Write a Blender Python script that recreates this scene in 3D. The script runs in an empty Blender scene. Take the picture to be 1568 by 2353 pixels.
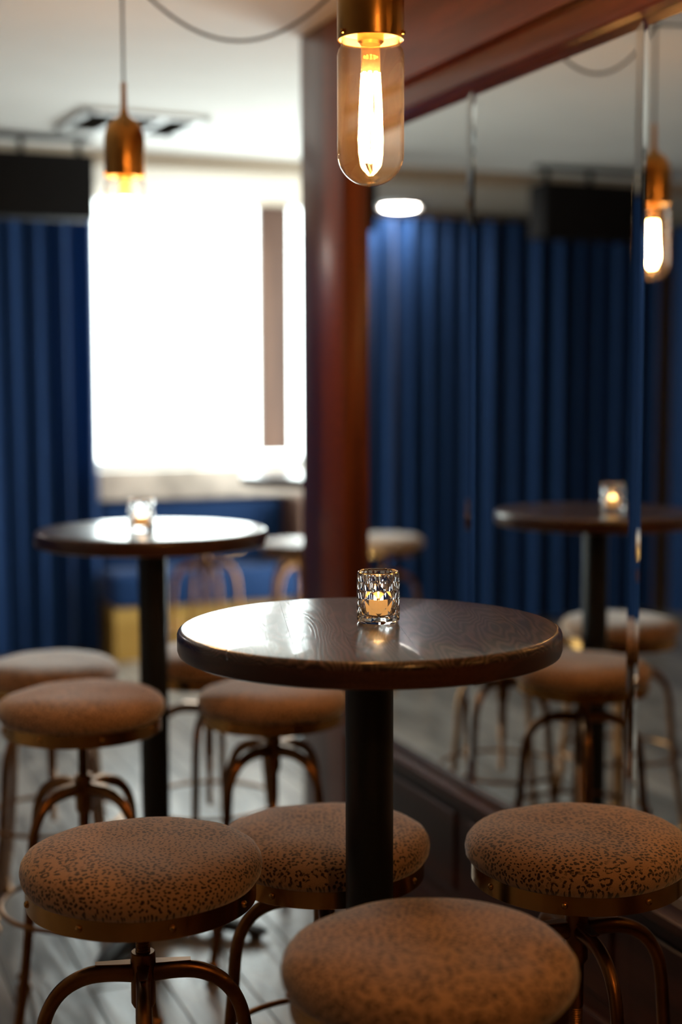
import bpy, bmesh, math, random
from mathutils import Vector, Matrix
random.seed(7)
PI = math.pi
S = bpy.context.scene
COL = S.collection

# ------------------------------------------------------------------ camera
CAM_Z = 1.47
def cam_axes(yaw, pitch, roll):
    y, p, r = (math.radians(v) for v in (yaw, pitch, roll))
    F = Vector((math.sin(y)*math.cos(p), math.cos(y)*math.cos(p), -math.sin(p)))
    X = Vector((math.cos(y), -math.sin(y), 0)); U = X.cross(F)
    return X*math.cos(r)+U*math.sin(r), -X*math.sin(r)+U*math.cos(r), F
AX, AU, AF = cam_axes(21.94, 5.2, -0.15)
cd = bpy.data.cameras.new('camera'); cam = bpy.data.objects.new('camera', cd); COL.objects.link(cam)
m = Matrix((AX, AU, -AF)).transposed().to_4x4(); m.translation = Vector((0, 0, CAM_Z))
cam.matrix_world = m
cd.sensor_fit = 'VERTICAL'; cd.sensor_height = 36; cd.sensor_width = 24
cd.lens = 36*3268/2353
cd.clip_start = 0.05
cd.dof.use_dof = True; cd.dof.focus_distance = 2.27; cd.dof.aperture_fstop = 1.45
S.camera = cam

# ------------------------------------------------------------------ daylight and exposure
SKY = 3.8
w = bpy.data.worlds.new('overcast_sky'); S.world = w; w.use_nodes = True
bg = w.node_tree.nodes['Background']
bg.inputs[0].default_value = (0.90, 1.0, 0.98, 1); bg.inputs[1].default_value = SKY
S.view_settings.view_transform = 'Standard'; S.view_settings.look = 'None'
S.view_settings.gamma = 1; S.view_settings.use_curve_mapping = False
S.view_settings.exposure = 1.6
S.cycles.max_bounces = 12; S.cycles.transmission_bounces = 10; S.cycles.transparent_max_bounces = 12
S.cycles.glossy_bounces = 6; S.cycles.diffuse_bounces = 5
S.cycles.caustics_reflective = True; S.cycles.caustics_refractive = True
S.cycles.sample_clamp_indirect = 6.0; S.cycles.blur_glossy = 0.5
FIL = 92.0        # filament emission of the pendant bulbs
WX0, WX1, WZ0, WZ1, FAR = 1.55, 3.42, 1.005, 2.50, 7.70
ld = bpy.data.lights.new('window_portal', 'AREA'); ld.shape = 'RECTANGLE'
ld.size = WX1-WX0; ld.size_y = WZ1-WZ0; ld.cycles.is_portal = True
lo = bpy.data.objects.new('window_portal', ld); COL.objects.link(lo)
lo.location = ((WX0+WX1)/2, FAR+0.20, (WZ0+WZ1)/2); lo.rotation_euler = (-PI/2, 0, 0)
SY0, SY1 = 5.30, 7.35      # unseen side window, added to bring daylight onto the far floor
ld = bpy.data.lights.new('side_portal', 'AREA'); ld.shape = 'RECTANGLE'
DZ0 = 0.03
ld.size = WZ1-DZ0; ld.size_y = SY1-SY0; ld.cycles.is_portal = True
lo = bpy.data.objects.new('side_portal', ld); COL.objects.link(lo)
lo.location = (3.6+0.12, (SY0+SY1)/2, (DZ0+WZ1)/2); lo.rotation_euler = (0, PI/2, 0)

# ------------------------------------------------------------------ material helpers
def new_mat(name):
    mt = bpy.data.materials.new(name); mt.use_nodes = True
    nt = mt.node_tree; b = nt.nodes['Principled BSDF']
    return mt, nt, b
def setp(b, **k):
    names = dict(col='Base Color', rough='Roughness', metal='Metallic', coat='Coat Weight', coatr='Coat Roughness',
                 sheen='Sheen Weight', sheenr='Sheen Roughness', spec='Specular IOR Level', trans='Transmission Weight', ior='IOR',
                 emis='Emission Strength', ecol='Emission Color', sss='Subsurface Weight', aniso='Anisotropic')
    for kk, v in k.items():
        i = b.inputs[names[kk]]
        i.default_value = (*v, 1) if isinstance(v, tuple) and len(v) == 3 else v
def N(nt, t, **k):
    n = nt.nodes.new(t)
    for kk, v in k.items():
        if kk.startswith('_'): setattr(n, kk[1:], v)
        else: n.inputs[kk.replace('__', ' ')].default_value = v
    return n
def L(nt, a, ao, b, bi): nt.links.new(a.outputs[ao], b.inputs[bi])
def ramp(nt, stops):
    r = nt.nodes.new('ShaderNodeValToRGB'); e = r.color_ramp.elements
    while len(e) > len(stops): e.remove(e[-1])
    while len(e) < len(stops): e.new(0.5)
    for x, (p, c) in zip(e, stops): x.position = p; x.color = (*c, 1)
    return r
def plain(name, col, rough=0.5, metal=0.0, nscale=30, namt=0.12, bump=0.0, **k):
    mt, nt, b = new_mat(name); setp(b, rough=rough, metal=metal, **k)
    tc = N(nt, 'ShaderNodeTexCoord'); nz = N(nt, 'ShaderNodeTexNoise', Scale=nscale, Detail=4.0)
    L(nt, tc, 'Object', nz, 'Vector')
    r = ramp(nt, [(0.3, tuple(c*(1-namt) for c in col)), (0.7, tuple(min(1, c*(1+namt)) for c in col))])
    L(nt, nz, 'Fac', r, 'Fac'); L(nt, r, 'Color', b, 'Base Color')
    if bump:
        bp = N(nt, 'ShaderNodeBump', Strength=bump, Distance=0.002)
        L(nt, nz, 'Fac', bp, 'Height'); L(nt, bp, 'Normal', b, 'Normal')
    return mt
def wood(name, dark, light, rough, scale=(9, 0.9, 9), bump=0.15, coat=0.0, coatr=0.1, rings=6.0, rnd=True, spec=0.5, bdist=0.0006):
    """grain runs along local Y"""
    mt, nt, b = new_mat(name); setp(b, rough=rough, coat=coat, coatr=coatr, spec=spec)
    tc = N(nt, 'ShaderNodeTexCoord'); mp = N(nt, 'ShaderNodeMapping', Scale=scale)
    L(nt, tc, 'Object', mp, 'Vector'); src = mp
    if rnd:
        oi = N(nt, 'ShaderNodeObjectInfo'); ml = N(nt, 'ShaderNodeMath', _operation='MULTIPLY'); ml.inputs[1].default_value = 37.0
        L(nt, oi, 'Random', ml, 0)
        va = N(nt, 'ShaderNodeVectorMath', _operation='ADD'); L(nt, mp, 'Vector', va, 0); L(nt, ml, 'Value', va, 1); src = va
    nz = N(nt, 'ShaderNodeTexNoise', Scale=0.9, Detail=3.0, Roughness=0.5); L(nt, src, 'Vector', nz, 'Vector')
    wv = N(nt, 'ShaderNodeMath', _operation='MULTIPLY'); wv.inputs[1].default_value = rings*6.283; L(nt, nz, 'Fac', wv, 0)
    sn = N(nt, 'ShaderNodeMath', _operation='SINE'); L(nt, wv, 'Value', sn, 0)
    mr = N(nt, 'ShaderNodeMapRange'); mr.inputs['From Min'].default_value = -1; L(nt, sn, 'Value', mr, 'Value')
    mp2 = N(nt, 'ShaderNodeMapping', Scale=(260, 9, 260)); L(nt, tc, 'Object', mp2, 'Vector')
    fn = N(nt, 'ShaderNodeTexNoise', Scale=1.0, Detail=2.0); L(nt, mp2, 'Vector', fn, 'Vector')
    mx = N(nt, 'ShaderNodeMath', _operation='MULTIPLY'); L(nt, mr, 'Result', mx, 0); L(nt, fn, 'Fac', mx, 1)
    r = ramp(nt, [(0.05, dark), (0.6, light)]); L(nt, mx, 'Value', r, 'Fac')
    if rnd:
        hs = N(nt, 'ShaderNodeHueSaturation'); L(nt, r, 'Color', hs, 'Color')
        m2 = N(nt, 'ShaderNodeMapRange'); m2.inputs['To Min'].default_value = 0.75; m2.inputs['To Max'].default_value = 1.25
        L(nt, oi, 'Random', m2, 'Value'); L(nt, m2, 'Result', hs, 'Value'); L(nt, hs, 'Color', b, 'Base Color')
    else: L(nt, r, 'Color', b, 'Base Color')
    bp = N(nt, 'ShaderNodeBump', Strength=bump, Distance=bdist)
    L(nt, mx, 'Value', bp, 'Height'); L(nt, bp, 'Normal', b, 'Normal')
    if coat: L(nt, bp, 'Normal', b, 'Coat Normal')
    return mt
def leopard():
    mt, nt, b = new_mat('leopard_velvet'); setp(b, rough=0.85, sheen=0.7, sheenr=0.45, spec=0.2)
    tc = N(nt, 'ShaderNodeTexCoord'); oi = N(nt, 'ShaderNodeObjectInfo')
    ml = N(nt, 'ShaderNodeMath', _operation='MULTIPLY'); ml.inputs[1].default_value = 3.7; L(nt, oi, 'Random', ml, 0)
    va = N(nt, 'ShaderNodeVectorMath', _operation='ADD'); L(nt, tc, 'UV', va, 0); L(nt, ml, 'Value', va, 1)
    wn = N(nt, 'ShaderNodeTexNoise', Scale=95.0, Detail=1.0); L(nt, va, 'Vector', wn, 'Vector')
    sc = N(nt, 'ShaderNodeVectorMath', _operation='SCALE'); sc.inputs['Scale'].default_value = 0.0085; L(nt, wn, 'Color', sc, 0)
    wp = N(nt, 'ShaderNodeVectorMath', _operation='ADD'); L(nt, va, 'Vector', wp, 0); L(nt, sc, 'Vector', wp, 1)
    zone = N(nt, 'ShaderNodeTexNoise', Scale=6.5, Detail=1.0); L(nt, va, 'Vector', zone, 'Vector')
    # small solid spots
    v1 = N(nt, 'ShaderNodeTexVoronoi', Scale=122.0, Randomness=0.8, _voronoi_dimensions='2D'); L(nt, wp, 'Vector', v1, 'Vector')
    th = N(nt, 'ShaderNodeMapRange'); th.inputs['From Min'].default_value = 0.35; th.inputs['From Max'].default_value = 0.65
    th.inputs['To Min'].default_value = 0.25; th.inputs['To Max'].default_value = 0.46; L(nt, zone, 'Fac', th, 'Value')
    d1 = N(nt, 'ShaderNodeMath', _operation='SUBTRACT'); L(nt, th, 'Result', d1, 0); L(nt, v1, 'Distance', d1, 1)
    s1 = N(nt, 'ShaderNodeMapRange'); s1.inputs['From Min'].default_value = -0.03; s1.inputs['From Max'].default_value = 0.05; L(nt, d1, 'Value', s1, 'Value')
    # rosettes: gaps inside larger cells
    v2 = N(nt, 'ShaderNodeTexVoronoi', Scale=52.0, Randomness=0.7, _voronoi_dimensions='2D'); L(nt, wp, 'Vector', v2, 'Vector')
    ctr = N(nt, 'ShaderNodeMapRange'); ctr.inputs['From Min'].default_value = 0.16; ctr.inputs['From Max'].default_value = 0.24; L(nt, v2, 'Distance', ctr, 'Value')
    rg = N(nt, 'ShaderNodeMapRange'); rg.inputs['From Min'].default_value = 0.50; rg.inputs['From Max'].default_value = 0.40; L(nt, v2, 'Distance', rg, 'Value')
    ro = N(nt, 'ShaderNodeMath', _operation='MULTIPLY'); L(nt, ctr, 'Result', ro, 0); L(nt, rg, 'Result', ro, 1)
    cut = N(nt, 'ShaderNodeMapRange'); cut.inputs['From Min'].default_value = 0.5; cut.inputs['From Max'].default_value = 0.38; L(nt, v1, 'Distance', cut, 'Value')
    ro2 = N(nt, 'ShaderNodeMath', _operation='MULTIPLY'); L(nt, ro, 'Value', ro2, 0); L(nt, cut, 'Result', ro2, 1)
    zz = N(nt, 'ShaderNodeMapRange'); zz.inputs['From Min'].default_value = 0.5; zz.inputs['From Max'].default_value = 0.58; L(nt, zone, 'Fac', zz, 'Value')
    mixf = N(nt, 'ShaderNodeMix'); L(nt, zz, 'Result', mixf, 0); L(nt, s1, 'Result', mixf, 2); L(nt, ro2, 'Value', mixf, 3)
    fb = N(nt, 'ShaderNodeTexNoise', Scale=700.0, Detail=2.0); L(nt, va, 'Vector', fb, 'Vector')
    base = ramp(nt, [(0.3, (0.38, 0.21, 0.115)), (0.7, (0.53, 0.315, 0.185))]); L(nt, fb, 'Fac', base, 'Fac')
    mc = N(nt, 'ShaderNodeMix', _data_type='RGBA'); L(nt, mixf, 0, mc, 0); L(nt, base, 'Color', mc, 6)
    mc.inputs[7].default_value = (0.045, 0.022, 0.016, 1); L(nt, mc, 2, b, 'Base Color')
    bp = N(nt, 'ShaderNodeBump', Strength=0.25, Distance=0.0008); L(nt, fb, 'Fac', bp, 'Height'); L(nt, bp, 'Normal', b, 'Normal')
    return mt
def brushed(name, c1, c2, rough, scale=14, rvar=0.12):
    mt, nt, b = new_mat(name); setp(b, metal=1.0, rough=rough)
    tc = N(nt, 'ShaderNodeTexCoord'); nz = N(nt, 'ShaderNodeTexNoise', Scale=float(scale), Detail=5.0); L(nt, tc, 'Object', nz, 'Vector')
    r = ramp(nt, [(0.35, c1), (0.65, c2)]); L(nt, nz, 'Fac', r, 'Fac'); L(nt, r, 'Color', b, 'Base Color')
    mr = N(nt, 'ShaderNodeMapRange'); mr.inputs['To Min'].default_value = max(0.02, rough-rvar); mr.inputs['To Max'].default_value = rough+rvar
    L(nt, nz, 'Fac', mr, 'Value'); L(nt, mr, 'Result', b, 'Roughness')
    return mt
def thin_glass(name, tint, edge, ior=1.5, edge_pow=0.25, glow_haze=0.0):
    """a thin blown shell: light passes straight through, edges absorb more and reflect more"""
    mt = bpy.data.materials.new(name); mt.use_nodes = True; nt = mt.node_tree; nt.nodes.clear()
    out = N(nt, 'ShaderNodeOutputMaterial'); tr = N(nt, 'ShaderNodeBsdfTransparent'); gl = N(nt, 'ShaderNodeBsdfGlossy', Roughness=0.0)
    # both faces of a thin shell reflect alike (Schlick), without total internal reflection
    lf = N(nt, 'ShaderNodeLayerWeight', Blend=0.5); pw_ = N(nt, 'ShaderNodeMath', _operation='POWER'); pw_.inputs[1].default_value = 4.5
    L(nt, lf, 'Facing', pw_, 0); fr = N(nt, 'ShaderNodeMath', _operation='MULTIPLY_ADD', _use_clamp=True)
    f0 = 1.7*((ior-1)/(ior+1))**2; fr.inputs[1].default_value = 1-f0; fr.inputs[2].default_value = f0; L(nt, pw_, 'Value', fr, 0)
    lw = lf
    r = ramp(nt, [(0.0, tint), (0.50, tint), (1.0, edge)]); L(nt, lw, 'Facing', r, 'Fac'); L(nt, r, 'Color', tr, 'Color')
    mx = N(nt, 'ShaderNodeMixShader'); L(nt, fr, 'Value', mx, 0); L(nt, tr, 'BSDF', mx, 1); L(nt, gl, 'BSDF', mx, 2)
    if glow_haze:        # translucent share put in for the haze of the lamp's glow
        tl = N(nt, 'ShaderNodeBsdfTranslucent'); tl.inputs[0].default_value = (0.8, 0.7, 0.6, 1)
        m2 = N(nt, 'ShaderNodeMixShader'); m2.inputs[0].default_value = glow_haze
        L(nt, mx, 'Shader', m2, 1); L(nt, tl, 'BSDF', m2, 2); L(nt, m2, 'Shader', out, 'Surface')
    else: L(nt, mx, 'Shader', out, 'Surface')
    return mt
def emitter(name, col, strength):
    mt = bpy.data.materials.new(name); mt.use_nodes = True; nt = mt.node_tree; nt.nodes.clear()
    out = N(nt, 'ShaderNodeOutputMaterial'); e = N(nt, 'ShaderNodeEmission', Strength=strength); e.inputs[0].default_value = (*col, 1)
    L(nt, e, 'Emission', out, 'Surface'); return mt

M = {}
M['table'] = wood('stained_oak', (0.026, 0.012, 0.010), (0.15, 0.090, 0.075), 0.30, scale=(7, 1.1, 7), bump=0.4, coat=0.45, coatr=0.12, rings=46, bdist=0.0002)
M['table_edge'] = wood('stained_oak_edge', (0.040, 0.014, 0.009), (0.085, 0.032, 0.020), 0.33, scale=(5, 5, 30), bump=0.12, coat=0.25, coatr=0.15, rings=3, rnd=False)
M['redwood'] = wood('red_mahogany', (0.085, 0.018, 0.007), (0.22, 0.055, 0.020), 0.32, scale=(8, 8, 0.6), bump=0.05, coat=0.3, coatr=0.2, rings=2, rnd=False)
M['redwood_h'] = wood('red_mahogany_along', (0.085, 0.018, 0.007), (0.21, 0.052, 0.020), 0.32, scale=(8, 0.6, 8), bump=0.05, coat=0.3, coatr=0.2, rings=2, rnd=False)
M['darkwood'] = wood('dark_mahogany', (0.026, 0.009, 0.007), (0.075, 0.024, 0.015), 0.4, scale=(8, 0.6, 8), bump=0.05, rings=2, rnd=False)
M['tanwood'] = wood('tan_wood', (0.10, 0.045, 0.027), (0.19, 0.095, 0.058), 0.5, scale=(8, 8, 0.8), bump=0.05, rings=2, rnd=False)
M['yellow'] = wood('golden_oak', (0.32, 0.17, 0.03), (0.55, 0.33, 0.08), 0.4, scale=(1, 8, 8), bump=0.05, rings=2, rnd=False)
M['floor'] = wood('grey_floorboard', (0.16, 0.143, 0.128), (0.33, 0.30, 0.27), 0.30, scale=(6, 0.8, 6), bump=0.6, rings=8, bdist=0.0012, spec=0.5)
M['subfloor'] = plain('subfloor', (0.02, 0.018, 0.018), 0.9)
M['ceiling'] = plain('ceiling_paint', (0.78, 0.75, 0.71), 0.8, nscale=3, namt=0.03)
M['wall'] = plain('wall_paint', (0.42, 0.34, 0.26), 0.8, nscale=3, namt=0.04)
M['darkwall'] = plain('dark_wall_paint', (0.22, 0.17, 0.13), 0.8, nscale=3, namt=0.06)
M['white'] = plain('white_enamel', (0.75, 0.77, 0.77), 0.45, namt=0.03)
M['black'] = plain('black_powder_coat', (0.006, 0.008, 0.009), 0.42, nscale=200, namt=0.2)
M['blackmatte'] = plain('black_matte', (0.006, 0.005, 0.005), 0.7, spec=0.12)
M['leopard'] = leopard()
M['bronze'] = brushed('aged_bronze', (0.20, 0.085, 0.028), (0.36, 0.17, 0.06), 0.33)
M['brass'] = brushed('brushed_brass_band', (0.52, 0.27, 0.08), (0.66, 0.36, 0.11), 0.21, rvar=0.05)
M['socket'] = brushed('satin_brass', (0.50, 0.26, 0.07), (0.60, 0.33, 0.10), 0.30, rvar=0.05)
M['steel'] = brushed('dark_steel', (0.12, 0.11, 0.10), (0.25, 0.23, 0.21), 0.3)
M['stone'] = plain('veined_stone', (0.60, 0.50, 0.43), 0.35, nscale=4, namt=0.45)
M['cord'] = plain('grey_fabric_cord', (0.07, 0.065, 0.06), 0.8)
M['mirror'] = None
mt, nt, b = new_mat('silvered_glass'); setp(b, col=(0.80, 0.81, 0.79), metal=1.0, rough=0.0); M['mirror'] = mt
mt, nt, b = new_mat('pressed_glass'); setp(b, col=(1, 1, 1), rough=0.0, trans=1.0, ior=1.5); M['glass'] = mt
M['bulb'] = thin_glass('bulb_glass', (0.98, 0.97, 0.95), (0.14, 0.11, 0.095), 1.5, glow_haze=0.0055)
M['tube'] = thin_glass('amber_tube', (1.0, 0.80, 0.48), (0.85, 0.42, 0.12), 1.45, glow_haze=0.05)
M['pane'] = thin_glass('window_glass', (0.97, 0.98, 0.98), (0.9, 0.95, 0.94), 1.45)
M['filament'] = emitter('hot_filament', (1.0, 0.47, 0.13), FIL)
M['flame'] = emitter('tealight_flame', (1.0, 0.55, 0.18), 12)
M['lampface'] = emitter('lamp_diffuser', (1.0, 0.90, 0.80), 34)
mt, nt, b = new_mat('tealight_body'); setp(b, col=(0.85, 0.55, 0.22), rough=0.5, emis=0.2, ecol=(1.0, 0.48, 0.14)); M['wax'] = mt
# velvet drape: a little daylight passes through
mt, nt, b = new_mat('blue_velvet'); setp(b, col=(0.012, 0.075, 0.22), rough=0.7, sheen=0.35, sheenr=0.35, spec=0.2)
b.inputs['Sheen Tint'].default_value = (0.55, 0.65, 1, 1)
tc = N(nt, 'ShaderNodeTexCoord'); nz = N(nt, 'ShaderNodeTexNoise', Scale=60.0, Detail=3.0); L(nt, tc, 'Object', nz, 'Vector')
r = ramp(nt, [(0.3, (0.005, 0.026, 0.092)), (0.7, (0.009, 0.040, 0.132))]); L(nt, nz, 'Fac', r, 'Fac'); L(nt, r, 'Color', b, 'Base Color')
tl = N(nt, 'ShaderNodeBsdfTranslucent'); tl.inputs[0].default_value = (0.03, 0.22, 0.55, 1)
mx = N(nt, 'ShaderNodeMixShader'); mx.inputs[0].default_value = 0.13
L(nt, b, 'BSDF', mx, 1); L(nt, tl, 'BSDF', mx, 2); L(nt, mx, 'Shader', nt.nodes['Material Output'], 'Surface')
M['velvet'] = mt

# ------------------------------------------------------------------ mesh helpers
def finish(name, bm, mat, parent=None, loc=None, smooth=None, recalc=True):
    if recalc: bmesh.ops.recalc_face_normals(bm, faces=bm.faces[:])
    me = bpy.data.meshes.new(name); bm.to_mesh(me); bm.free()
    me.materials.append(mat)
    if smooth is not None:
        me.shade_smooth()
        me.set_sharp_from_angle(angle=math.radians(smooth))
    o = bpy.data.objects.new(name, me); COL.objects.link(o)
    if parent: o.parent = parent
    if loc is not None: o.location = loc
    return o
def box(bm, x0, x1, y0, y1, z0, z1, bevel=0.0, seg=2):
    r = bmesh.ops.create_cube(bm, size=1.0)
    vs = r['verts']
    bmesh.ops.scale(bm, vec=(x1-x0, y1-y0, z1-z0), verts=vs)
    bmesh.ops.translate(bm, vec=((x0+x1)/2, (y0+y1)/2, (z0+z1)/2), verts=vs)
    if bevel:
        es = list({e for v in vs for e in v.link_edges})
        bmesh.ops.bevel(bm, geom=es, offset=bevel, segments=seg, affect='EDGES', profile=0.5)
def lathe(bm, prof, n=32, cx=0, cy=0, closed=False):
    """prof: (r, z) pairs; r == 0 collapses to a pole"""
    rings = []
    for r_, z in prof:
        if r_ < 1e-6: rings.append([bm.verts.new((cx, cy, z))])
        else: rings.append([bm.verts.new((cx+r_*math.cos(2*PI*i/n), cy+r_*math.sin(2*PI*i/n), z)) for i in range(n)])
    pairs = list(zip(rings, rings[1:])) + ([(rings[-1], rings[0])] if closed else [])
    for a, b_ in pairs:
        for i in range(n):
            j = (i+1) % n
            q = [a[i % len(a)], a[j % len(a)], b_[j % len(b_)], b_[i % len(b_)]]
            u = []
            for v in q:
                if v not in u: u.append(v)
            if len(u) > 2: bm.faces.new(u)
def sweep(bm, pts, rad, n=10, closed=False, caps=True):
    """tube through pts; rad is a number or a per-point list of (a, b)"""
    P = [Vector(p) for p in pts]; k = len(P)
    R = rad if isinstance(rad, list) else [rad]*k
    R = [(q, q) if not isinstance(q, tuple) else q for q in R]
    T = []
    for i in range(k):
        if closed: t = P[(i+1) % k]-P[(i-1) % k]
        else: t = P[min(i+1, k-1)]-P[max(i-1, 0)]
        T.append(t.normalized())
    up = Vector((0, 0, 1)) if abs(T[0].z) < 0.9 else Vector((1, 0, 0))
    nrm = (up-T[0]*up.dot(T[0])).normalized(); rings = []
    for i in range(k):
        nrm = (nrm-T[i]*nrm.dot(T[i])).normalized(); bn = T[i].cross(nrm)
        a, b_ = R[i]
        rings.append([bm.verts.new(P[i]+nrm*a*math.cos(2*PI*j/n)+bn*b_*math.sin(2*PI*j/n)) for j in range(n)])
    for i in range(k if closed else k-1):
        A, B = rings[i], rings[(i+1) % k]
        for j in range(n): bm.faces.new((A[j], A[(j+1) % n], B[(j+1) % n], B[j]))
    if caps and not closed:
        bm.faces.new(rings[0][::-1]); bm.faces.new(rings[-1])
def smooth_path(pts, sub=6):
    """Catmull-Rom"""
    P = [Vector(p) for p in pts]; out = []
    for i in range(len(P)-1):
        a = P[max(i-1, 0)]; b_ = P[i]; c = P[i+1]; d = P[min(i+2, len(P)-1)]
        for s in range(sub):
            t = s/sub
            out.append(0.5*((2*b_)+(c-a)*t+(2*a-5*b_+4*c-d)*t*t+(3*b_-a-3*c+d)*t**3))
    out.append(P[-1]); return out
def empty(name, loc, rz, label, cat, group=None):
    o = bpy.data.objects.new(name, None); COL.objects.link(o); o.location = loc; o.rotation_euler = (0, 0, rz)
    o.empty_display_size = 0.1; tag(o, label, cat, group); return o
def tag(o, label, cat, group=None, kind=None):
    o['label'] = label; o['category'] = cat
    if group: o['group'] = group
    if kind: o['kind'] = kind
    return o
def struct(name, bm, mat, parent=None, smooth=None):
    o = finish(name, bm, mat, parent, smooth=smooth)
    if not parent: o['kind'] = 'structure'
    return o
def copy_tree(o, parent=None):
    c = o.copy(); COL.objects.link(c); c.parent = parent
    for ch in KIDS.get(o.name, list(o.children)): copy_tree(ch, c)
    return c
KIDS = {}

# ------------------------------------------------------------------ the room
CEIL, WX, LX, BY, RX, COLY0, COLY1 = 2.537, 1.62, -2.05, -2.6, 3.6, 3.90, 4.255
bm = bmesh.new(); box(bm, LX-0.12, RX+0.12, BY-0.12, FAR+0.22, -0.10, -0.013)
floor = struct('floor', bm, M['subfloor'])
pw, pl = 0.182, 1.33
nx = math.ceil((RX-LX)/pw)
for i in range(nx):
    x0 = LX+i*pw; x1 = min(x0+pw, RX)
    y = BY-pl*((i*0.37) % 1.0)
    while y < FAR:
        y0, y1 = max(y, BY), min(y+pl, FAR); y += pl
        if y1-y0 < 0.05: continue
        g = 0.0014; z0, z1, c = -0.0125, random.uniform(-0.0006, 0.0), 0.0015
        bm = bmesh.new(); hx, hy = (x1-x0)/2-g, (y1-y0)/2-g
        lo_ = [bm.verts.new((sx*hx, sy*hy, z0)) for sx, sy in ((-1, -1), (1, -1), (1, 1), (-1, 1))]
        md = [bm.verts.new((sx*hx, sy*hy, z1-c)) for sx, sy in ((-1, -1), (1, -1), (1, 1), (-1, 1))]
        hi = [bm.verts.new((sx*(hx-c), sy*(hy-c), z1)) for sx, sy in ((-1, -1), (1, -1), (1, 1), (-1, 1))]
        for A, B in ((lo_, md), (md, hi)):
            for k in range(4): bm.faces.new((A[k], A[(k+1) % 4], B[(k+1) % 4], B[k]))
        bm.faces.new(hi)
        finish('floorboard', bm, M['floor'], floor, ((x0+x1)/2, (y0+y1)/2, 0))
bm = bmesh.new(); box(bm, LX-0.12, RX+0.12, BY-0.12, FAR+0.22, CEIL, CEIL+0.12); struct('ceiling', bm, M['ceiling'])
bm = bmesh.new(); box(bm, LX-0.12, LX, BY-0.12, FAR+0.22, -0.013, CEIL); struct('wall_left', bm, M['darkwall'])
bm = bmesh.new(); box(bm, LX, WX+0.01, BY-0.12, BY, -0.013, CEIL); struct('wall_back', bm, M['darkwall'])
bm = bmesh.new(); box(bm, WX+0.01, WX+0.17, BY-0.12, COLY1-0.01, -0.013, CEIL); struct('wall_right', bm, M['darkwood'])
bm = bmesh.new(); box(bm, WX+0.17, RX, COLY1-0.25, COLY1-0.12, -0.013, CEIL); struct('wall_behind', bm, M['wall'])
bm = bmesh.new()
box(bm, RX, RX+0.12, COLY1-0.25, SY0, -0.013, CEIL); box(bm, RX, RX+0.12, SY1, FAR+0.22, -0.013, CEIL)
box(bm, RX, RX+0.12, SY0, SY1, -0.013, DZ0); box(bm, RX, RX+0.12, SY0, SY1, WZ1, CEIL)
struct('wall_side', bm, M['wall'])
bm = bmesh.new()
box(bm, LX, WX0, FAR, FAR+0.2, -0.013, CEIL); box(bm, WX1, RX, FAR, FAR+0.2, -0.013, CEIL)
box(bm, WX0, WX1, FAR, FAR+0.2, -0.013, WZ0); box(bm, WX0, WX1, FAR, FAR+0.2, WZ1, CEIL)
struct('wall_far', bm, M['wall'])
# dropped soffit in front of the window wall
bm = bmesh.new(); box(bm, LX, RX, 6.546, FAR, 2.464, CEIL); struct('soffit', bm, M['wall'])['kind'] = 'structure'
# window
win = bpy.data.objects.new('window_1', None); COL.objects.link(win); win['kind'] = 'structure'
bm = bmesh.new(); t = 0.035
for a in ((WX0, WX1, WZ0, WZ0+t), (WX0, WX1, WZ1-t, WZ1), (WX0, WX0+t, WZ0+t, WZ1-t), (WX1-t, WX1, WZ0+t, WZ1-t)):
    box(bm, a[0], a[1], FAR+0.06, FAR+0.13, a[2], a[3])
finish('window_frame', bm, M['white'], win)
bm = bmesh.new(); box(bm, WX0+t, WX1-t, FAR+0.093, FAR+0.097, WZ0+t, WZ1-t); finish('pane', bm, M['pane'], win)
added_win = bpy.data.objects.new('added_window', None); COL.objects.link(added_win); added_win['kind'] = 'structure'  # added opening out of view, brightens the room with extra daylight
bm = bmesh.new()
for a in ((SY0, SY1, DZ0, DZ0+t), (SY0, SY1, WZ1-t, WZ1), (SY0, SY0+t, DZ0+t, WZ1-t), (SY1-t, SY1, DZ0+t, WZ1-t), ((SY0+SY1)/2-t/2, (SY0+SY1)/2+t/2, DZ0+t, WZ1-t)):
    box(bm, RX+0.03, RX+0.09, a[0], a[1], a[2], a[3])
finish('window_frame', bm, M['white'], added_win)
bm = bmesh.new(); box(bm, RX+0.058, RX+0.062, SY0+t, SY1-t, DZ0+t, WZ1-t); finish('pane', bm, M['pane'], added_win)
bm = bmesh.new(); box(bm, 2.615, 2.80, FAR+0.03, FAR+0.075, 1.075, 2.474, 0.004); finish('window_board', bm, M['tanwood'], win)['label'] = 'upright brown wooden board in front of the glass'
# wood column closing the mirror wall
bm = bmesh.new(); box(bm, WX-0.04, WX+0.19, COLY0, COLY1, -0.013, CEIL, 0.004)
struct('column', bm, M['redwood'], smooth=40)
# beam above the mirrors: upper board and a proud lower moulding
bm = bmesh.new(); box(bm, WX-0.030, WX+0.012, BY, COLY0, 2.262, CEIL, 0.003); box(bm, WX-0.004, WX+0.012, BY, COLY0, 2.245, 2.262); beam = struct('beam', bm, M['redwood_h'])
def run_profile(bm, prof, y0, y1):
    A = [bm.verts.new((x, y0, z)) for x, z in prof]; B = [bm.verts.new((x, y1, z)) for x, z in prof]; k = len(prof)
    for i in range(k): bm.faces.new((A[i], A[(i+1) % k], B[(i+1) % k], B[i]))
    bm.faces.new(A); bm.faces.new(B[::-1])
bm = bmesh.new()
run_profile(bm, [(WX+0.01, 2.183), (WX-0.030, 2.183), (WX-0.034, 2.188), (WX-0.034, 2.232), (WX-0.028, 2.243), (WX-0.018, 2.247), (WX+0.01, 2.247)], BY, COLY0)
finish('moulding', bm, M['redwood_h'], beam, smooth=30)
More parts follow.
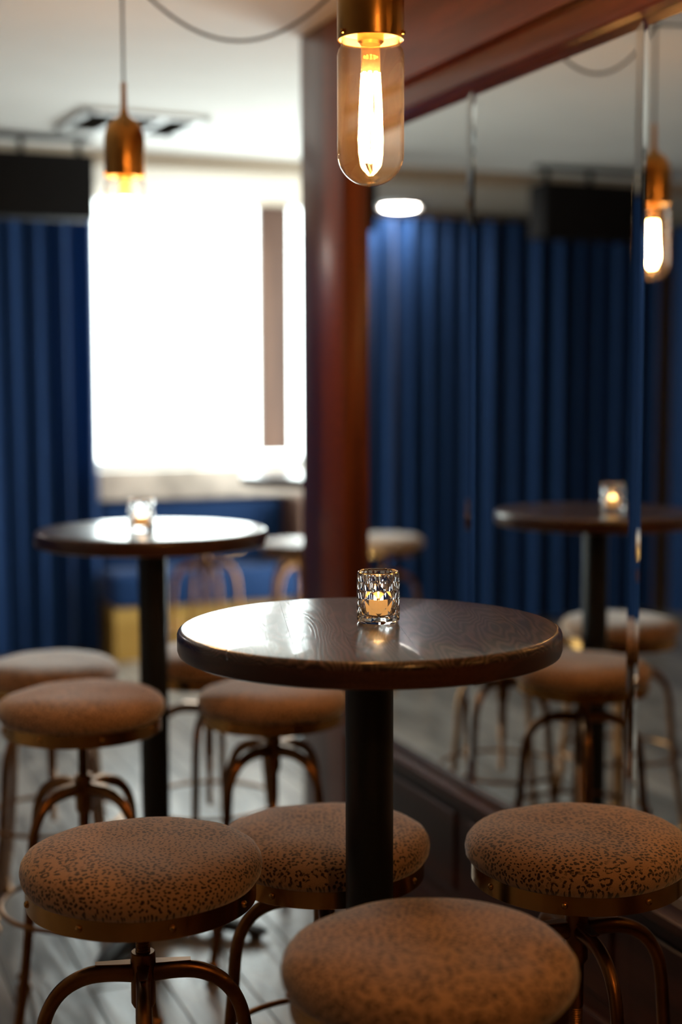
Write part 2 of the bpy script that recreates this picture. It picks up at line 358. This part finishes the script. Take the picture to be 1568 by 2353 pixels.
# wainscot under the mirrors
bm = bmesh.new(); box(bm, WX-0.012, WX+0.012, BY, COLY0, 0.0, 0.405); wc = struct('trim_1', bm, M['darkwood'])
bm = bmesh.new()
run_profile(bm, [(WX+0.01, 0.400), (WX-0.020, 0.400), (WX-0.030, 0.408), (WX-0.040, 0.414), (WX-0.042, 0.434), (WX-0.036, 0.440), (WX+0.01, 0.440)], BY, COLY0)
finish('cap_rail', bm, M['darkwood'], wc, smooth=30)
bm = bmesh.new()
run_profile(bm, [(WX+0.01, 0.0), (WX-0.028, 0.0), (WX-0.028, 0.10), (WX-0.022, 0.115), (WX-0.012, 0.12), (WX+0.01, 0.12)], BY, COLY0)
finish('skirting', bm, M['darkwood'], wc, smooth=30)
y = COLY0-0.04
while y > BY+0.7:       # raised panels of the wainscot
    bm = bmesh.new(); box(bm, WX-0.020, WX-0.011, y-0.66, y, 0.16, 0.37, 0.006, 1); finish('raised_panel', bm, M['darkwood'], wc); y -= 0.733

# ------------------------------------------------------------------ mirrors
def mirror(y1, label):
    y0 = y1-0.7315; z0, z1, xb, xf, bw, bd = 0.441, 2.182, WX+0.009, WX+0.001, 0.021, 0.0034
    bm = bmesh.new()
    def rect(x, i): return [bm.verts.new((x, yy, zz)) for yy, zz in ((y0+i, z0+i), (y1-i, z0+i), (y1-i, z1-i), (y0+i, z1-i))]
    A, B, C_ = rect(xb, 0), rect(xf+bd, 0), rect(xf, bw)
    bm.faces.new(A)
    for P_, Q in ((A, B), (B, C_)):
        for k in range(4): bm.faces.new((P_[k], P_[(k+1) % 4], Q[(k+1) % 4], Q[k]))
    bm.faces.new(C_[::-1])
    o = finish('wall_mirror', bm, M['mirror']); tag(o, label, 'mirror', 'tall mirror panels on the right wall')
mirror(3.899, 'tall mirror panel directly beside the red wood column')
mirror(3.166, 'tall mirror panel second from the wood column, reflecting the far bar table')
mirror(2.433, 'tall mirror panel third from the wood column, reflecting a lit pendant bulb')
mirror(1.700, 'tall mirror panel nearest the camera beside the closest stools')

# ------------------------------------------------------------------ curtains, bench, far wall items
def curtain(x0, x1, label, ph, turned=False):
    bm = bmesh.new(); cols = int((x1-x0)/0.0085); rows = 14; zt, zb = 2.405, 0.035
    fr, bk = [], []
    for side, dy in ((fr, 0), (bk, 0.004)):
        for i in range(cols+1):
            u = i/cols; x = x0+(x1-x0)*u; c = []
            for j in range(rows+1):
                v = j/rows; z = zt+(zb-zt)*v
                k = 2*PI*(x/0.138)+ph+0.9*math.sin(x*5.1+ph)
                amp = 0.044*(0.75+0.35*math.sin(x*9+ph*2))
                yy = 7.53+amp*(math.sin(k)+0.22*math.sin(2*k+1))+0.006*v*math.sin(3.1*k+2*v)
                c.append(bm.verts.new((x+0.012*v*math.sin(k*0.5), yy+dy, z)))
            side.append(c)
    for s in (fr, bk):
        for i in range(cols):
            for j in range(rows): bm.faces.new((s[i][j], s[i+1][j], s[i+1][j+1], s[i][j+1]))
    for i in range(cols):
        for j in (0, rows): bm.faces.new((fr[i][j], fr[i+1][j], bk[i+1][j], bk[i][j]))
    for i in (0, cols):
        for j in range(rows): bm.faces.new((fr[i][j], fr[i][j+1], bk[i][j+1], bk[i][j]))
    o = finish('curtain', bm, M['velvet'], smooth=80)
    if turned: o.rotation_euler = (0, 0, PI/2); o.location = (-1.96+7.53, 0, 0)
    tag(o, label, 'curtain', 'blue velvet curtains along the side wall' if turned else 'blue velvet curtains along the far wall')
curtain(0.46, 1.635, 'blue velvet curtain hanging at the edge of the bright window', 0.3)
curtain(-0.76, 0.45, 'blue velvet curtain under the round ceiling lamp, seen in the mirror', 1.7)
curtain(-1.90, -0.77, 'blue velvet curtain in the darkest corner, seen in the mirror', 2.9)
curtain(6.16, 7.44, 'dark blue curtain on the side wall next to the far corner', 0.9, True)
curtain(4.90, 6.14, 'dark blue curtain on the side wall, second from the far corner', 2.2, True)
bm = bmesh.new(); box(bm, -1.975, -1.945, 4.85, 7.42, 2.405, 2.425); box(bm, LX, -1.95, 5.0, 5.02, 2.41, 2.42); box(bm, LX, -1.95, 7.2, 7.22, 2.41, 2.42)
tag(finish('curtain_track', bm, M['blackmatte']), 'thin dark curtain track along the side wall', 'curtain track')
bm = bmesh.new(); box(bm, -1.9, 1.60, 7.545, 7.575, 2.405, 2.425); box(bm, -1.9, -1.88, 7.56, FAR, 2.41, 2.42); box(bm, 1.5, 1.52, 7.56, FAR, 2.41, 2.42)
tag(finish('curtain_track', bm, M['blackmatte']), 'thin dark curtain track carrying the blue curtains', 'curtain track')

b0 = empty('banquette', (2.15, 7.45, 0), 0, 'blue upholstered bench seat with golden wood plinth under the window', 'bench')
def bx(name, mat, par, x0, x1, y0, y1, z0, z1, bev=0.0, seg=3, sm=40):
    bm = bmesh.new(); ox, oy, oz = par.location
    box(bm, x0-ox, x1-ox, y0-oy, y1-oy, z0-oz, z1-oz, bev, seg)
    return finish(name, bm, M[mat] if isinstance(mat, str) else mat, par, smooth=sm if bev else None)
bx('plinth', 'yellow', b0, 1.66, 2.68, 7.32, 7.69, 0.0, 0.285)
bx('seat', 'velvet', b0, 1.65, 2.69, 7.28, 7.69, 0.287, 0.47, 0.03)
bx('backrest', 'velvet', b0, 1.65, 2.69, 7.55, 7.69, 0.472, 0.825, 0.03)
bx('end_panel', 'tanwood', b0, 2.692, 2.95, 7.28, 7.69, 0.0, 0.84, 0.004)
bm = bmesh.new(); box(bm, 1.64, 2.99, 7.53, 7.698, 0.842, 1.002, 0.006)
tag(finish('stone_ledge', bm, M['stone'], smooth=40), 'veined stone ledge above the blue bench beneath the window', 'ledge')

def hung_box(x0, x1, label):
    o = empty('hanging_box', ((x0+x1)/2, 6.28, 2.18), 0, label, 'ceiling box', 'black boxes hung from the ceiling')
    bx('case', 'blackmatte', o, x0, x1, 6.20, 6.36, 2.180, 2.450, 0.004)
    for x in (x1-0.05, x1-0.30, x0+0.08): bx('bracket', 'black', o, x-0.011, x+0.011, 6.265, 6.29, 2.450, 2.516)
    bx('shadow_rail', 'black', o, x0-0.02, x1+0.01, 6.255, 6.30, 2.516, 2.537)  # black rail drawn in place of the shadow line along the ceiling
hung_box(0.56, 1.350, 'black box hung from the ceiling before the curtains, left of the window')
hung_box(-1.02, -0.34, 'black box hung from the ceiling, seen only in the mirror above dark curtains')

# ceiling vent
v = empty('ceiling_vent', (1.43, 5.84, CEIL), math.radians(4), 'white three-bay air vent set in the ceiling behind the hanging pendant', 'vent')
hw, hd = 0.26, 0.24
bm = bmesh.new(); box(bm, -hw+0.01, hw-0.01, -hd+0.01, hd-0.01, -0.006, -0.001); finish('backing', bm, M['steel'], v)
bm = bmesh.new()
for a in ((-hw, hw, -hd, -hd+0.045), (-hw, hw, hd-0.045, hd), (-hw, -hw+0.04, -hd, hd), (hw-0.04, hw, -hd, hd)): box(bm, a[0], a[1], a[2], a[3], -0.018, -0.001, 0.003, 1)
finish('vent_frame', bm, M['white'], v)
for x in (-0.085, 0.085):
    bm = bmesh.new(); box(bm, x-0.014, x+0.014, -hd+0.04, hd-0.04, -0.018, -0.006, 0.003, 1); finish('divider', bm, M['white'], v)
for cx in (-0.16, 0.0, 0.16):
    for k in range(6):
        y = -0.165+k*0.066
        bm = bmesh.new(); box(bm, cx-0.061, cx+0.061, -0.016, 0.016, -0.001, 0.001)
        bmesh.ops.rotate(bm, cent=(0, 0, 0), matrix=Matrix.Rotation(math.radians(38), 3, 'X'), verts=bm.verts[:])
        finish('louvre', bm, M['steel'], v, (0, y, -0.013))
# flush ceiling lamp on the soffit
lp = empty('ceiling_lamp', (-0.08, 7.36, 2.464), 0, 'round lit ceiling lamp above the blue curtains, seen in the mirror', 'ceiling lamp')
bm = bmesh.new(); lathe(bm, [(0.0, -0.001), (0.125, -0.001), (0.125, -0.016), (0.110, -0.022), (0.105, -0.012), (0, -0.012)], 36); finish('lamp_housing', bm, M['white'], lp, smooth=40)
bm = bmesh.new(); lathe(bm, [(0.104, -0.0125), (0.09, -0.024), (0.05, -0.032), (0, -0.034)], 36); finish('lamp_diffuser', bm, M['lampface'], lp, smooth=60)

# ------------------------------------------------------------------ bar tables
TZ, TR, TH = 1.085, 0.305, 0.041
def make_table(loc, rz, label):
    t = empty('bar_table', loc, 0, label, 'table', 'round wooden bar tables')
    prof_low = [(0, TZ-TH), (TR-0.008, TZ-TH), (TR-0.002, TZ-TH+0.003), (TR, TZ-TH+0.009), (TR, TZ-0.012)]
    bm = bmesh.new(); lathe(bm, prof_low+[(0, TZ-0.012)], 96)
    top = finish('tabletop', bm, M['table_edge'], t, smooth=35); top.rotation_euler = (0, 0, rz)
    hw_ = [TR, TR-0.0008]
    cuts = [-0.31, -0.228, -0.131, -0.046, 0.047, 0.139, 0.225, 0.31]
    up = [(0, TZ-0.012), (TR, TZ-0.012), (TR, TZ-0.0085), (TR-0.0012, TZ-0.005), (TR-0.0035, TZ-0.0022), (TR-0.0065, TZ-0.0006), (TR-0.010, TZ), (0, TZ)]
    for a, c in zip(cuts, cuts[1:]):
        bm = bmesh.new(); lathe(bm, up, 96)
        for co, no in (((a+0.00015, 0, 0), (-1, 0, 0)), ((c-0.00015, 0, 0), (1, 0, 0))):
            r_ = bmesh.ops.bisect_plane(bm, geom=bm.verts[:]+bm.edges[:]+bm.faces[:], plane_co=co, plane_no=no, clear_outer=True)
            ed = [e for e in r_['geom_cut'] if isinstance(e, bmesh.types.BMEdge)]
            if ed: bmesh.ops.edgeloop_fill(bm, edges=ed)
        finish('stave', bm, M['table'], top, smooth=30)
    bm = bmesh.new(); lathe(bm, [(0, TZ-TH-0.008), (0.095, TZ-TH-0.008), (0.10, TZ-TH-0.004), (0.10, TZ-TH-0.0005), (0, TZ-TH-0.0005)], 40); finish('mounting_plate', bm, M['black'], t, smooth=35)
    bm = bmesh.new(); lathe(bm, [(0.0, 0.05), (0.0385, 0.05), (0.0385, TZ-TH-0.009), (0, TZ-TH-0.009)], 48); finish('pole', bm, M['black'], t, smooth=40)
    base = None
    bm = bmesh.new(); lathe(bm, [(0, 0.012), (0.075, 0.012), (0.078, 0.03), (0.06, 0.055), (0.045, 0.065), (0, 0.065)], 40); base = finish('base_hub', bm, M['black'], t, smooth=40)
    for k in range(4):
        a = math.radians(50)+k*PI/2; d = Vector((math.cos(a), math.sin(a), 0))
        bm = bmesh.new()
        sweep(bm, [d*0.03+Vector((0, 0, 0.040)), d*0.12+Vector((0, 0, 0.036)), d*0.22+Vector((0, 0, 0.028)), d*0.29+Vector((0, 0, 0.021)), d*0.315+Vector((0, 0, 0.018))],
              [(0.022, 0.036), (0.020, 0.034), (0.016, 0.031), (0.010, 0.029), (0.006, 0.022)], 14)
        arm = finish('base_arm', bm, M['black'], t, smooth=50)
        bm = bmesh.new(); lathe(bm, [(0, 0), (0.017, 0), (0.017, 0.012), (0, 0.012)], 16, d.x*0.285, d.y*0.285); finish('glide', bm, M['steel'], arm, smooth=40)
    return t
PD = math.radians(73.2-90)
t1 = make_table((0.8786, 2.062, 0), PD, 'round dark wood bar table in sharp focus with candle glass and black pole')
def tree(o):
    for c in o.children: KIDS.setdefault(o.name, []).append(c); tree(c)
bpy.context.view_layer.update(); tree(t1)
t2 = copy_tree(t1); t2.location = (0.936, 3.668, 0); t2['label'] = 'round dark bar table further back, its top glaring white with window light'
t3 = copy_tree(t1); t3.location = (2.13, 5.60, 0); t3['label'] = 'round bar table farthest away, partly hidden behind the red wood column'

# ------------------------------------------------------------------ stools
def make_stool():
    t = empty('bar_stool', (0, 0, 0), 0, 'x', 'stool', 'round bronze bar stools')
    # cushion with a soft domed top, slightly irregular
    bm = bmesh.new()
    prof = [(0, 0.690), (0.150, 0.690), (0.172, 0.693), (0.1825, 0.699), (0.1885, 0.708), (0.1902, 0.719), (0.188, 0.730), (0.181, 0.7395), (0.170, 0.7465),
            (0.152, 0.752), (0.125, 0.7555), (0.09, 0.757), (0.05, 0.7565), (0, 0.7555)]
    lathe(bm, prof, 72)
    for v_ in bm.verts:
        a = math.atan2(v_.co.y, v_.co.x); r_ = math.hypot(v_.co.x, v_.co.y)
        k = 1+0.006*math.sin(3*a+0.6)+0.004*math.sin(7*a)
        if r_ > 0.16: v_.co.x *= k; v_.co.y *= k
        if v_.co.z > 0.735: v_.co.z += 0.0018*math.sin(2*a+1)*r_/0.18+0.0012*math.sin(v_.co.x*40)*math.cos(v_.co.y*37)
    co = finish('cushion', bm, M['leopard'], t, smooth=70); me = co.data
    uv = me.uv_layers.new(name='cloth')        # the cloth is drawn over the pad: distance along the surface from its centre
    for lp_ in me.loops:
        p = me.vertices[lp_.vertex_index].co; r_ = math.hypot(p.x, p.y); a = math.atan2(p.y, p.x)
        s_ = r_+(max(0, 0.747-p.z) if r_ > 0.16 else 0)
        uv.data[lp_.index].uv = (s_*math.cos(a), s_*math.sin(a))
    # flat brass band
    bm = bmesh.new(); lathe(bm, [(0.1785, 0.6665), (0.1800, 0.6675), (0.1800, 0.6990), (0.1785, 0.7000), (0.1765, 0.6990), (0.1765, 0.6665)], 96, closed=True)
    band = finish('seat_band', bm, M['brass'], t, smooth=30)
    for k in range(8):
        a = k*PI/4+0.25; bm = bmesh.new()
        lathe(bm, [(0.0058, 0), (0.0056, 0.0016), (0.0042, 0.0036), (0.002, 0.0046), (0, 0.0048)], 14)
        o = finish('rivet', bm, M['brass'], band, (0.1798*math.cos(a), 0.1798*math.sin(a), 0.683), smooth=60); o.rotation_euler = (0, PI/2, a)
    bm = bmesh.new(); lathe(bm, [(0, 0.676), (0.1762, 0.676), (0.1762, 0.684), (0, 0.684)], 64)
    for a in (0, PI/2):
        d = Vector((math.cos(a), math.sin(a), 0)); sweep(bm, [-d*0.165+Vector((0, 0, 0.671)), d*0.165+Vector((0, 0, 0.671))], [(0.006, 0.014)]*2, 8)
    finish('seat_plate', bm, M['steel'], t, smooth=30)
    # screw with thread
    bm = bmesh.new(); prof = [(0, 0.30)]; z = 0.30
    while z < 0.664:
        k_ = 0.0 if z < 0.398 else 0.003
        prof += [(0.0078+k_, z), (0.0092+k_, z+0.002)]; z += 0.004
    prof += [(0, 0.666)]; lathe(bm, prof, 20); screw = finish('screw', bm, M['bronze'], t, smooth=60)
    bm = bmesh.new(); lathe(bm, [(0, 0.650), (0.024, 0.650), (0.030, 0.655), (0.036, 0.664), (0, 0.6655)], 28); finish('collar', bm, M['bronze'], screw, smooth=40)
    # hub sleeve
    bm = bmesh.new(); lathe(bm, [(0, 0.404), (0.0115, 0.404), (0.0132, 0.408), (0.0132, 0.484), (0.0160, 0.4845), (0.0195, 0.491), (0.0195, 0.5725), (0.018, 0.574), (0, 0.574)], 32)
    finish('hub', bm, M['bronze'], t, smooth=35)
    for k in range(4):
        a = k*PI/2; d = Vector((math.cos(a), math.sin(a), 0))
        P_ = [(0.016, 0.540), (0.055, 0.542), (0.092, 0.537), (0.125, 0.519), (0.148, 0.488), (0.160, 0.445), (0.167, 0.36), (0.178, 0.25), (0.196, 0.13), (0.214, 0.045)]
        pts = smooth_path([(d.x*r_, d.y*r_, z_) for r_, z_ in P_], 4); n_ = len(pts); rad = []
        for i in range(n_):
            u = i/(n_-1); rad.append((0.0158-0.0045*min(1, u*2.2), 0.0118-0.0015*u))
        bm = bmesh.new(); sweep(bm, pts, rad, 14); leg = finish('leg', bm, M['bronze'], t, smooth=60)
        bm = bmesh.new(); lathe(bm, [(0, 0), (0.017, 0), (0.020, 0.006), (0.019, 0.014), (0.012, 0.022), (0.012, 0.030), (0.0165, 0.034), (0.0165, 0.042), (0.010, 0.048), (0, 0.048)], 18, d.x*0.216, d.y*0.216)
        finish('foot', bm, M['bronze'], leg, smooth=40)
        bm = bmesh.new(); x = d*0.05; w_ = Vector((-d.y, d.x, 0))*0.010
        A = [d*0.020-w_, d*0.020+w_, d*0.075+w_*0.7, d*0.075-w_*0.7]
        va = [bm.verts.new(p+Vector((0, 0, 0.5565))) for p in A]; vb = [bm.verts.new(p+Vector((0, 0, 0.5579))) for p in A]
        bm.faces.new(va); bm.faces.new(vb)
        for i in range(4): bm.faces.new((va[i], va[(i+1) % 4], vb[(i+1) % 4], vb[i]))
        finish('gusset', bm, M['bronze'], leg)
    for nm, r_, z_, th in (('foot_ring', 0.1925, 0.272, 0.0058),):
        bm = bmesh.new(); sweep(bm, [(r_*math.cos(2*PI*i/56), r_*math.sin(2*PI*i/56), z_) for i in range(56)], th, 10, closed=True)
        finish(nm, bm, M['bronze'], t, smooth=60)
    return t
stool = make_stool(); bpy.context.view_layer.update(); tree(stool)
UP = {'cushion', 'seat_band', 'seat_plate', 'screw'}
stools = [
 (0.522, 2.141, -0.007, -14, 'leopard print stool left of the near table, with its hub and arched legs in view'),
 (0.902, 2.325, -0.077, -20, 'leopard print stool directly behind the black pole of the near table'),
 (0.762, 1.592, 0.006, 10, 'leopard print stool closest to the camera, blurred at the bottom edge'),
 (1.250, 2.032, -0.036, -7, 'leopard print stool right of the near table, beside the mirror wall'),
 (0.647, 3.201, 0.010, 33, 'leopard print stool before the far table on the left, glowing bronze arched legs'),
 (1.165, 3.360, -0.050, 26, 'leopard print stool between the far table and the mirror wall'),
 (0.700, 3.890, -0.043, 30, 'leopard print stool on the far left, half hidden behind another stool'),
 (1.145, 3.860, -0.040, 60, 'leopard print stool behind the pole of the far table'),
 (0.483, 6.280, -0.02, 15, 'leopard print stool near the blue curtains, seen in the mirror'),
]
for i, (x, y, dz, rz, lab) in enumerate(stools):
    o = stool if i == 0 else copy_tree(stool)
    o.location = (x, y, 0); o.rotation_euler = (0, 0, math.radians(rz)); o['label'] = lab
    for ch in o.children:
        if ch.name.split('.')[0] in UP: ch.location.z = dz
# stools with bare varnished seats at the third table
for x, y, dz, rz, lab in ((2.28, 6.16, 0.015, 30, 'stool with bare glossy round seat beside the wood column at the back'),
                          (1.87, 6.34, 0.030, 5, 'stool with bare glossy round seat behind the far table, before the blue bench')):
    o = copy_tree(stool); o.location = (x, y, 0); o.rotation_euler = (0, 0, math.radians(rz)); o['label'] = lab; o['group'] = 'bare wooden bar stools at the back'
    for ch in list(o.children):
        nm = ch.name.split('.')[0]
        if nm in UP: ch.location.z = dz
        else: ch.scale.z = 1.17
        if nm == 'cushion':
            bm = bmesh.new(); lathe(bm, [(0, 0.69), (0.186, 0.69), (0.190, 0.698), (0.190, 0.712), (0.184, 0.720), (0.15, 0.719), (0.08, 0.715), (0, 0.714)], 64)
            me = bpy.data.meshes.new('wooden_seat'); bm.to_mesh(me); bm.free(); me.materials.append(M['table']); me.shade_smooth(); me.set_sharp_from_angle(angle=0.7)
            ch.data = me; ch.name = 'wooden_seat'

# ------------------------------------------------------------------ candle glasses
def make_candle(loc, rz, label):
    t = empty('candle_glass', loc, rz, label, 'candle holder', 'faceted candle glasses')
    n, R0, dl = 9, 0.0352, 0.0034
    zs = [0.0, 0.004, 0.013, 0.026, 0.0395, 0.053, 0.066, 0.078, 0.0815]
    bm = bmesh.new(); rows = []
    for k, z in enumerate(zs):
        row = []
        for i in range(2*n):
            a = PI*i/n
            if k == 0: r_ = R0-0.0035
            elif k == 1: r_ = R0-0.0006
            elif k in (7, 8): r_ = R0-0.0008 if k == 7 else R0-0.0022
            else: r_ = R0 if (i+k) % 2 == 0 else R0-dl
            row.append(bm.verts.new((r_*math.cos(a), r_*math.sin(a), z)))
        rows.append(row)
    for k in range(len(zs)-1):
        for i in range(2*n):
            j = (i+1) % (2*n); a, b_, c, d = rows[k][i], rows[k][j], rows[k+1][j], rows[k+1][i]
            if (i+k) % 2 == 0: bm.faces.new((a, b_, c)); bm.faces.new((a, c, d))
            else: bm.faces.new((a, b_, d)); bm.faces.new((b_, c, d))
    bm.faces.new(rows[0][::-1])
    outer_faces = set(bm.faces)
    inner = [(0.0322, 0.0825), (0.0300, 0.0815), (0.0292, 0.078), (0.0285, 0.04), (0.0278, 0.016), (0.0255, 0.0125), (0.015, 0.0115), (0, 0.0115)]
    prev = rows[-1]
    for r_, z in inner:
        if r_ == 0:
            c = bm.verts.new((0, 0, z))
            for i in range(2*n): bm.faces.new((prev[i], prev[(i+1) % (2*n)], c))
        else:
            cur = [bm.verts.new((r_*math.cos(PI*i/n), r_*math.sin(PI*i/n), z)) for i in range(2*n)]
            for i in range(2*n): bm.faces.new((prev[i], prev[(i+1) % (2*n)], cur[(i+1) % (2*n)], cur[i]))
            prev = cur
    for f_ in bm.faces: f_.smooth = f_ not in outer_faces
    finish('glass_cup', bm, M['glass'], t)
    bm = bmesh.new(); lathe(bm, [(0, 0.0120), (0.0190, 0.0120), (0.0195, 0.014), (0.0195, 0.036), (0.0180, 0.0385), (0.014, 0.0375), (0, 0.036)], 40)
    w_ = finish('tealight', bm, M['wax'], t, smooth=40)
    bm = bmesh.new(); lathe(bm, [(0, 0.036), (0.0035, 0.0385), (0.0042, 0.042), (0.0030, 0.047), (0.0012, 0.052), (0, 0.0545)], 16); finish('flame', bm, M['flame'], w_, smooth=60)
    return t
c1 = make_candle((0.9055, 2.088, TZ+0.0002), math.radians(8), 'faceted candle glass with glowing tealight on the sharp near table')
bpy.context.view_layer.update(); tree(c1)
c2 = copy_tree(c1); c2.location = (0.900, 3.635, TZ+0.0002); c2.rotation_euler = (0, 0, 1.1); c2['label'] = 'faceted candle glass with tealight on the far glaring table'


# ------------------------------------------------------------------ pendants
def make_pendant(loc, label, cord_len):
    """origin at the lower rim of the socket"""
    t = empty('pendant_lamp', loc, 0, label, 'pendant lamp', 'brass tube bulb pendants')
    bm = bmesh.new()
    lathe(bm, [(0.0485, 0.001), (0.0500, 0.0), (0.0508, 0.002), (0.0508, 0.085), (0.0495, 0.100), (0.0455, 0.115), (0.038, 0.129), (0.027, 0.140), (0.015, 0.147), (0.0095, 0.155),
               (0.0075, 0.170), (0.0068, 0.228), (0.0062, 0.2295), (0.0025, 0.230)], 64)
    finish('socket', bm, M['socket'], t, smooth=40)
    bm = bmesh.new(); lathe(bm, [(0, 0.012), (0.0480, 0.012), (0.0483, 0.001)], 48); finish('socket_liner', bm, M['white'], t, smooth=30)
    for k in range(3):
        a = k*2*PI/3+0.25-PI; bm = bmesh.new(); lathe(bm, [(0.0036, 0), (0.0036, 0.004), (0.0022, 0.0055), (0, 0.006)], 14)
        o = finish('set_screw', bm, M['brass'], t, (0.0505*math.cos(a), 0.0505*math.sin(a), 0.007), smooth=40); o.rotation_euler = (0, PI/2, a)
    bm = bmesh.new(); prof = [(0.0440, 0.010), (0.0445, -0.004), (0.0452, -0.009), (0.0488, -0.014), (0.0508, -0.022)]
    prof += [(0.0508, z) for z in (-0.06, -0.10, -0.14, -0.168)]
    for i in range(1, 15):
        a = i/14*PI/2; prof.append((0.0508*math.cos(a) if i < 14 else 0, -0.168-0.049*math.sin(a)))
    lathe(bm, prof, 72); glass = finish('glass_bulb', bm, M['bulb'], t, smooth=60)
    bm = bmesh.new(); lathe(bm, [(0.0145, 0.010), (0.0145, -0.045), (0.0135, -0.050), (0.006, -0.052), (0.004, -0.056), (0.004, -0.182), (0, -0.184)], 32); finish('inner_tube', bm, M['tube'], t, smooth=50)
    bm = bmesh.new(); lathe(bm, [(0, 0.011), (0.020, 0.011), (0.020, -0.002), (0.016, -0.006), (0, -0.006)], 32); finish('stem', bm, M['socket'], t, smooth=40)
    for k in range(8):
        a = k*PI/4+0.3; d = Vector((math.cos(a), math.sin(a), 0)); d2 = Vector((math.cos(a+0.35), math.sin(a+0.35), 0))
        bm = bmesh.new(); sweep(bm, smooth_path([d*0.012+Vector((0, 0, -0.048)), d*0.0145+Vector((0, 0, -0.09)), d2*0.0165+Vector((0, 0, -0.13)), d2*0.0165+Vector((0, 0, -0.155)), d2*0.006+Vector((0, 0, -0.180))], 3), [0.0028]*13, 8)
        finish('filament', bm, M['filament'], t, smooth=60)
    bm = bmesh.new(); sweep(bm, [(0, 0, 0.229), (0, 0, cord_len)], 0.0032, 10); finish('cord', bm, M['cord'], t, smooth=60)
    return t
SZ = 1.985
p1 = make_pendant((0.868, 2.030, SZ), 'brass pendant lamp with glowing tubular bulb in sharp focus over near table', CEIL-0.055-SZ)
bpy.context.view_layer.update(); tree(p1)
p2 = copy_tree(p1); p2.location = (0.846, 3.530, 1.979); p2['label'] = 'blurred brass pendant lamp in front of the bright window'
p3 = copy_tree(p1); p3.location = (0.86, 0.25, SZ); p3['label'] = 'added brass pendant lamp out of view, warming the near stools'  # extra pendant out of view, added for warm light on the nearer stools
def cable(pts, label):
    bm = bmesh.new(); sweep(bm, smooth_path(pts, 8), 0.0038, 10)
    tag(finish('hanging_cable', bm, M['cord'], smooth=60), label, 'cable', 'cables slung under the ceiling')
def sag(a, b_, s, k=9):
    a, b_ = Vector(a), Vector(b_); return [a.lerp(b_, i/k)+Vector((0, 0, -s*4*(i/k)*(1-i/k))) for i in range(k+1)]
HK = [(0.846, 3.530), (1.385, 3.36), (0.868, 2.030)]
for (x, y), lab in zip(HK, ('small black ceiling hook holding the blurred pendant in front of the window', 'small black ceiling hook near the wood beam', 'small black ceiling hook above the near table')):
    h = empty('ceiling_hook', (x, y, CEIL), 0, lab, 'hook', 'ceiling cable hooks')
    bm = bmesh.new(); lathe(bm, [(0, -0.001), (0.016, -0.001), (0.016, -0.008), (0, -0.010)], 20); finish('rose', bm, M['black'], h, smooth=40)
    bm = bmesh.new(); pts = [(0, 0, -0.008), (0, 0, -0.022), (0.012, 0, -0.03), (0.016, 0, -0.045), (0.008, 0, -0.058), (-0.006, 0, -0.058), (-0.012, 0, -0.048)]
    sweep(bm, smooth_path(pts, 4), 0.0028, 8); finish('hook_loop', bm, M['black'], h, smooth=60)
A, B, D = (Vector((x, y, CEIL-0.052)) for x, y in HK)
cable(sag(A, B, 0.172), 'grey cable slung in a deep loop under the ceiling beside the column')
cable(sag(A, D, 0.10), 'grey cable slung from the far pendant hook to the near pendant hook')
